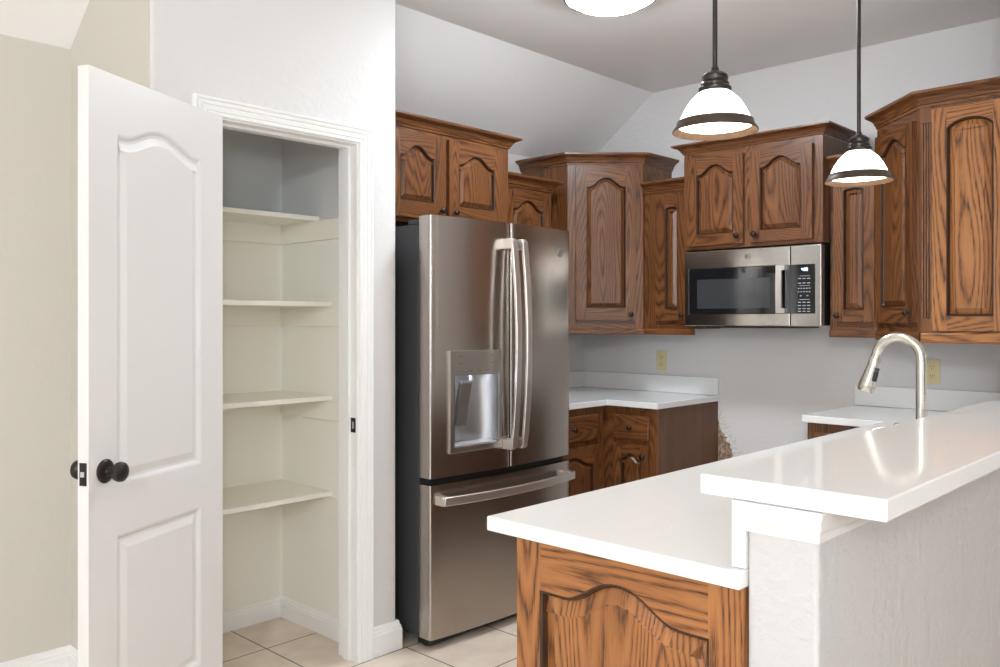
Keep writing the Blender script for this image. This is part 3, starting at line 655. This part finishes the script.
def bowed(name, x0, x1, z0, z1, hole=None, rl=0.012, rr=0.012, parent=None, m='steel'):
    """door skin with rounded vertical edges that follows the bow; hole=(xa,xb,za,zb)"""
    xs = set([x0, x0+rl*0.12, x0+rl*0.4, x0+rl, x1-rr, x1-rr*0.4, x1-rr*0.12, x1]); k = 14
    xs |= set(x0+rl+(x1-x0-rl-rr)*i/k for i in range(1, k))
    zs = [z0, z1]
    if hole: xs |= {hole[0], hole[1]}; zs = [z0, hole[2], hole[3], z1]
    xs = sorted(xs)
    def y_(x):
        e = 0
        if x < x0+rl: t_ = 1-(x-x0)/rl; e = rl*(1-math.sqrt(max(0, 1-t_*t_)))
        if x > x1-rr: t_ = 1-(x1-x)/rr; e = rr*(1-math.sqrt(max(0, 1-t_*t_)))
        return yf(x)+e
    mb = MB(); nx, nz = len(xs), len(zs); v = []
    for x in xs:
        for z in zs: v.append((x, y_(x), z))
    for x in xs:
        for z in zs: v.append((x, 0.070, z))
    I = lambda i, j, s: s*nx*nz+i*nz+j
    f = []
    for i in range(nx-1):
        for j in range(nz-1):
            xm, zm = (xs[i]+xs[i+1])/2, (zs[j]+zs[j+1])/2
            if not (hole and hole[0] < xm < hole[1] and hole[2] < zm < hole[3]): f.append((I(i, j, 0), I(i+1, j, 0), I(i+1, j+1, 0), I(i, j+1, 0)))
            f.append((I(i, j, 1), I(i, j+1, 1), I(i+1, j+1, 1), I(i+1, j, 1)))
        f.append((I(i, 0, 0), I(i, 0, 1), I(i+1, 0, 1), I(i+1, 0, 0))); f.append((I(i, nz-1, 0), I(i+1, nz-1, 0), I(i+1, nz-1, 1), I(i, nz-1, 1)))
    for j in range(nz-1):
        f.append((I(0, j, 0), I(0, j+1, 0), I(0, j+1, 1), I(0, j, 1))); f.append((I(nx-1, j, 0), I(nx-1, j, 1), I(nx-1, j+1, 1), I(nx-1, j+1, 0)))
    mb.add(v, f)
    return mb.build(name, M[m], parent, smooth=35, recalc=False)
ld = bowed('fridge_door', -HW, -0.0035, 0.702, 1.778, hole=(-0.350, -0.064, 0.822, 1.205), parent=fr_)
rd = bowed('fridge_door', 0.0035, HW, 0.702, 1.778, parent=fr_)
fd = bowed('freezer_drawer', -HW, HW, 0.045, 0.674, parent=fr_)
MB().box(-HW+0.02, HW-0.02, 0.03, 0.08, 0.670, 0.706).build('gasket', M['black'], fr_)
MB().box(-0.003, 0.003, 0.0, 0.07, 0.72, 1.77).build('centre_gasket', M['steel_side'], fr_)
def strap(pts, w_, t_, dirw):
    """rectangular bar along pts: w_ along dirw, t_ along the other way"""
    mb = MB(); v = []; n = len(pts); dw = Vector(dirw)
    P = [Vector(p) for p in pts]
    for i in range(n):
        d = (P[min(i+1, n-1)]-P[max(i-1, 0)]).normalized(); o = d.cross(dw).normalized()
        for a, b in ((-1, -1), (1, -1), (1, 1), (-1, 1)): v.append(P[i]+dw*a*w_/2+o*b*t_/2)
    f = [(i*4+q, i*4+(q+1) % 4, (i+1)*4+(q+1) % 4, (i+1)*4+q) for i in range(n-1) for q in range(4)] + [(0, 1, 2, 3), tuple((n-1)*4+q for q in (3, 2, 1, 0))]
    return mb.add(v, f)
for par, x, in ((ld, -0.034), (rd, 0.034)):
    pts = []
    for k in range(17):
        s = k/16; pts.append((x, yf(x)-0.048-0.030*math.sin(PI*s)**0.8, 0.792+0.905*s))
    mb = strap(pts, 0.034, 0.015, (1, 0, 0))
    mb.box(x-0.0165, x+0.0165, yf(x)-0.048, yf(x)+0.004, 0.785, 0.830); mb.box(x-0.0165, x+0.0165, yf(x)-0.048, yf(x)+0.004, 1.660, 1.705)
    mb.build('door_handle', M['steel_h'], par, bevel=0.003, smooth=35)
pts = []
for k in range(21):
    s = k/20; x = -0.418+0.836*s; pts.append((x, yf(x)-0.045-0.018*math.sin(PI*s), 0.612))
mb = strap(pts, 0.036, 0.014, (0, 0, 1))
for x in (-0.408, 0.408): mb.box(x-0.018, x+0.022, yf(x)-0.045, yf(x)+0.004, 0.594, 0.630)
mb.build('drawer_handle', M['steel_h'], fd, bevel=0.003, smooth=35)
# dispenser in the left door
dp = MB().slab([-0.362, -0.338, -0.076, -0.056], [0.796, 0.822, 1.117, 1.222], lambda x, y: not (-0.338 < x < -0.076 and 0.822 < y < 1.117), 0.0, 0.02, lambda a, b, h: (a, yf(-0.2)-0.006+h+(0.006 if a < -0.2 else 0)*0.8-(0.0), b)).build('dispenser', M['steel_d'], ld, bevel=0.003)
rc = MB(); Y0 = yf(-0.2)
prof = [(-0.335, 0.0), (-0.325, 0.055), (-0.290, 0.082), (-0.21, 0.090), (-0.125, 0.082), (-0.09, 0.055), (-0.079, 0.0)]
v = [(x, Y0+y, z) for z in (0.824, 1.117) for x, y in prof]; n = len(prof)
rc.add(v, [(i, i+1, n+i+1, n+i) for i in range(n-1)] + [tuple(range(n)), tuple(range(n, 2*n))])
M['recess'] = brushed('recess_steel', (0.50, 0.50, 0.51), 0.36, 0.0)
rc.build('dispenser_recess', M['recess'], dp, smooth=50, recalc=False)
MB().prism([(Y0-0.012, 1.085), (Y0+0.010, 1.095), (Y0+0.030, 1.0), (Y0+0.036, 0.91), (Y0+0.024, 0.90), (Y0+0.010, 0.985)], -0.292, -0.232, mapf=lambda a, b, h: (h, a+0.012, b)).build('dispenser_paddle', M['paddle'], dp, bevel=0.004)
MB().lathe([(0.011, 0), (0.013, 0.02), (0.016, 0.04)], (-0.205, Y0+0.032, 1.092), 'z', 16).build('water_nozzle', M['grey_plastic'], dp, smooth=40)
MB().box(-0.275, -0.25, Y0+0.03, Y0+0.045, 1.118, 1.124).build('dispenser_lamp', M['led'], dp)
MB().box(-0.33, -0.085, Y0+0.0, Y0+0.075, 0.822, 0.828).build('drip_tray', M['grey_plastic'], dp, bevel=0.001)
for x, z, w_ in ((-0.305, 1.198, 0.012), (-0.305, 1.168, 0.012), (-0.12, 1.198, 0.01), (-0.12, 1.168, 0.01), (-0.305, 1.136, 0.010), (-0.25, 1.136, 0.012), (-0.20, 1.136, 0.010), (-0.15, 1.136, 0.012)):
    MB().box(x-w_, x+w_, yf(-0.2)-0.0068, yf(-0.2)-0.0055, z-0.0012, z+0.0012).build('touch_key', M['ink'], dp)
em = MB().lathe([(0.0001, 0), (0.020, 0), (0.021, 0.002), (0.0001, 0.0025)], (0.362, yf(0.362)+0.0005, 1.668), '-y', 24, cap=False).build('emblem', M['ink'], rd, smooth=40)
emblem(em, 0.362, yf(0.362)-0.003, 1.668, 0.0185, 'emblem_script')
d = bpy.data.lights.new('dispenser_light', 'POINT'); d.energy = 0.25; d.color = (0.75, 0.78, 1.0); d.shadow_soft_size = 0.008
o = bpy.data.objects.new('dispenser_light', d); COL.objects.link(o); o.location = (2.75-0.262, 2.58+Y0+0.045, 1.108)

# ------------------------------------------------------------------ outlets
def outlet(label, y, z):
    o = thing('outlet', label, 'outlet', (XM, y, z), -PI/2, 'almond wall outlets')
    MB().box(-0.037, 0.037, -0.006, 0, -0.060, 0.060).build('cover_plate', M['almond'], o, bevel=0.003)
    for s in (0.022, -0.022):
        r_ = MB().lathe([(0.0001, 0.0), (0.0165, 0.0), (0.0165, 0.008), (0.0155, 0.009), (0.0001, 0.009)], (0, 0, s), '-y', 20, cap=False).build('receptacle', M['almond'], o, smooth=40)
        mb = MB()
        for dx in (-0.006, 0.006): mb.box(dx-0.001, dx+0.001, -0.0095, -0.0088, s-0.001, s+0.008)
        mb.lathe([(0.0001, 0.0088), (0.0025, 0.0088), (0.0025, 0.0095), (0.0001, 0.0095)], (0, 0, s-0.008), '-y', 10, cap=False)
        mb.build('slots', M['black'], r_)
    MB().lathe([(0.0001, 0.006), (0.0028, 0.006), (0.002, 0.0075), (0.0001, 0.0077)], (0, 0, 0), '-y', 10, cap=False).build('screw', M['almond'], o)
outlet('almond outlet on the wall above the left corner worktop', 2.848, 1.102)
outlet('almond outlet on the wall just right of the faucet', 1.318, 1.100)

# ------------------------------------------------------------------ lamps
def pendant(x, y, zr, label):
    p = thing('pendant_light', label, 'pendant lamp', (x, y, zr), 0, 'pendant lamps over the peninsula')
    MB().lathe([(0.0001, CE-zr-0.03), (0.020, CE-zr-0.03), (0.055, CE-zr-0.012), (0.062, CE-zr), (0.0001, CE-zr)], seg=28, cap=False).build('canopy', M['bronze'], p, smooth=40)
    MB().lathe([(0.0055, 0.138), (0.0055, CE-zr-0.02)], seg=14).build('rod', M['bronze'], p, smooth=40)
    MB().lathe([(r, h*0.91) for r, h in [(0.034, 0.096), (0.036, 0.100), (0.036, 0.106), (0.031, 0.110), (0.031, 0.117), (0.027, 0.122), (0.029, 0.128), (0.028, 0.136), (0.020, 0.143), (0.010, 0.147), (0.007, 0.158), (0.0001, 0.158)]], seg=28, cap=False).build('socket_cap', M['bronze'], p, smooth=35)
    prof = [(0.031, 0.098), (0.040, 0.090), (0.055, 0.074), (0.067, 0.054), (0.075, 0.036), (0.080, 0.020), (0.082, 0.014)]
    prof = [(r, h*0.91) for r, h in prof]
    MB().lathe(prof + [(r-0.003, h-0.001) for r, h in prof[::-1]], seg=40, cap=False).build('glass_shade', M['glow'], p, smooth=50)
    MB().lathe([(0.0805, 0.022), (0.0835, 0.022), (0.0850, 0.013), (0.0935, 0.002), (0.0935, -0.001), (0.0915, -0.001), (0.083, 0.010), (0.0805, 0.013), (0.0805, 0.022)], seg=40, cap=False).build('rim_band', M['bronze_lip'], p, smooth=40)
    MB().lathe([(0.0001, 0.02), (0.012, 0.024), (0.018, 0.036), (0.017, 0.05), (0.011, 0.066), (0.010, 0.09), (0.0001, 0.09)], seg=20, cap=False).build('bulb', M['glow_soft'], p, smooth=50)
    point('pendant_bulb_light', (x, y, zr+0.008), 2.4, 0.02, (1.0, 0.84, 0.66))
pendant(1.700, 0.957, 1.770, 'nearer and larger-looking bell pendant lamp with bronze rim, left of the other')
pendant(2.505, 0.945, 1.752, 'farther smaller-looking bell pendant lamp in front of the right wall cabinets')
def flush_lamp(x, y, label, dome, r=0.186):
    p = thing('ceiling_light', label, 'ceiling lamp', (x, y, CE))
    MB().lathe([(0.0001, 0), (r+0.012, 0), (r+0.014, -0.012), (r+0.008, -0.056), (r-0.001, -0.058), (r-0.005, -0.050), (r-0.006, -0.012), (0.0001, -0.012)], seg=48, cap=False).build('rim', M['bronze'], p, smooth=40)
    MB().lathe([(r-0.007, -0.044), (r*0.93, -0.060), (r*0.75, -0.080), (r*0.5, -0.094), (r*0.25, -0.101), (0.0001, -0.104)], seg=48, cap=False).build('diffuser', M[dome], p, smooth=60, recalc=False)
    MB().lathe([(0.0001, -0.112), (0.006, -0.110), (0.008, -0.104), (0.004, -0.098), (0.0001, -0.098)], seg=14, cap=False).build('finial', M['bronze'], p, smooth=50)
flush_lamp(2.872, 2.100, 'round flush ceiling lamp glowing above the kitchen, cut by the top of the photo', 'dome_kitchen')
lv = thing('ceiling_light', 'unseen globe ceiling lamp added for light from behind the camera', 'ceiling lamp', (-1.75, -0.85, 2.22))  # added lamp out of view, placed to throw the shadow under the bar
MB().lathe([(0.13*math.sin(PI*k/24)+0.0001, 0.13-0.13*math.cos(PI*k/24)) for k in range(1, 24)], seg=40).build('glass_globe', M['dome_added'], lv, smooth=60)
MB().lathe([(0.03, 0.245), (0.05, 0.255), (0.05, 0.285), (0.02, 0.31), (0.012, 0.33), (0.012, CE-2.22-0.03), (0.07, CE-2.22-0.02), (0.07, CE-2.22)], seg=28).build('stem', M['bronze'], lv, smooth=40)

# added fill globe, unseen: lights the room from the camera's side
fill_lamp = thing('pendant_light', 'unseen hanging globe added as fill light behind the camera', 'pendant lamp', (-0.6, -0.9, 1.63))
MB().lathe([(0.12*math.sin(PI*k/24)+0.0001, 0.12-0.12*math.cos(PI*k/24)) for k in range(1, 24)], seg=40).build('glass_globe', M['globe'], fill_lamp, smooth=60)
MB().lathe([(0.03, 0.225), (0.045, 0.235), (0.045, 0.26), (0.02, 0.285), (0.006, 0.30), (0.006, CE-1.63-0.03), (0.06, CE-1.63-0.02), (0.06, CE-1.63)], seg=28).build('rod', M['bronze'], fill_lamp, smooth=40)
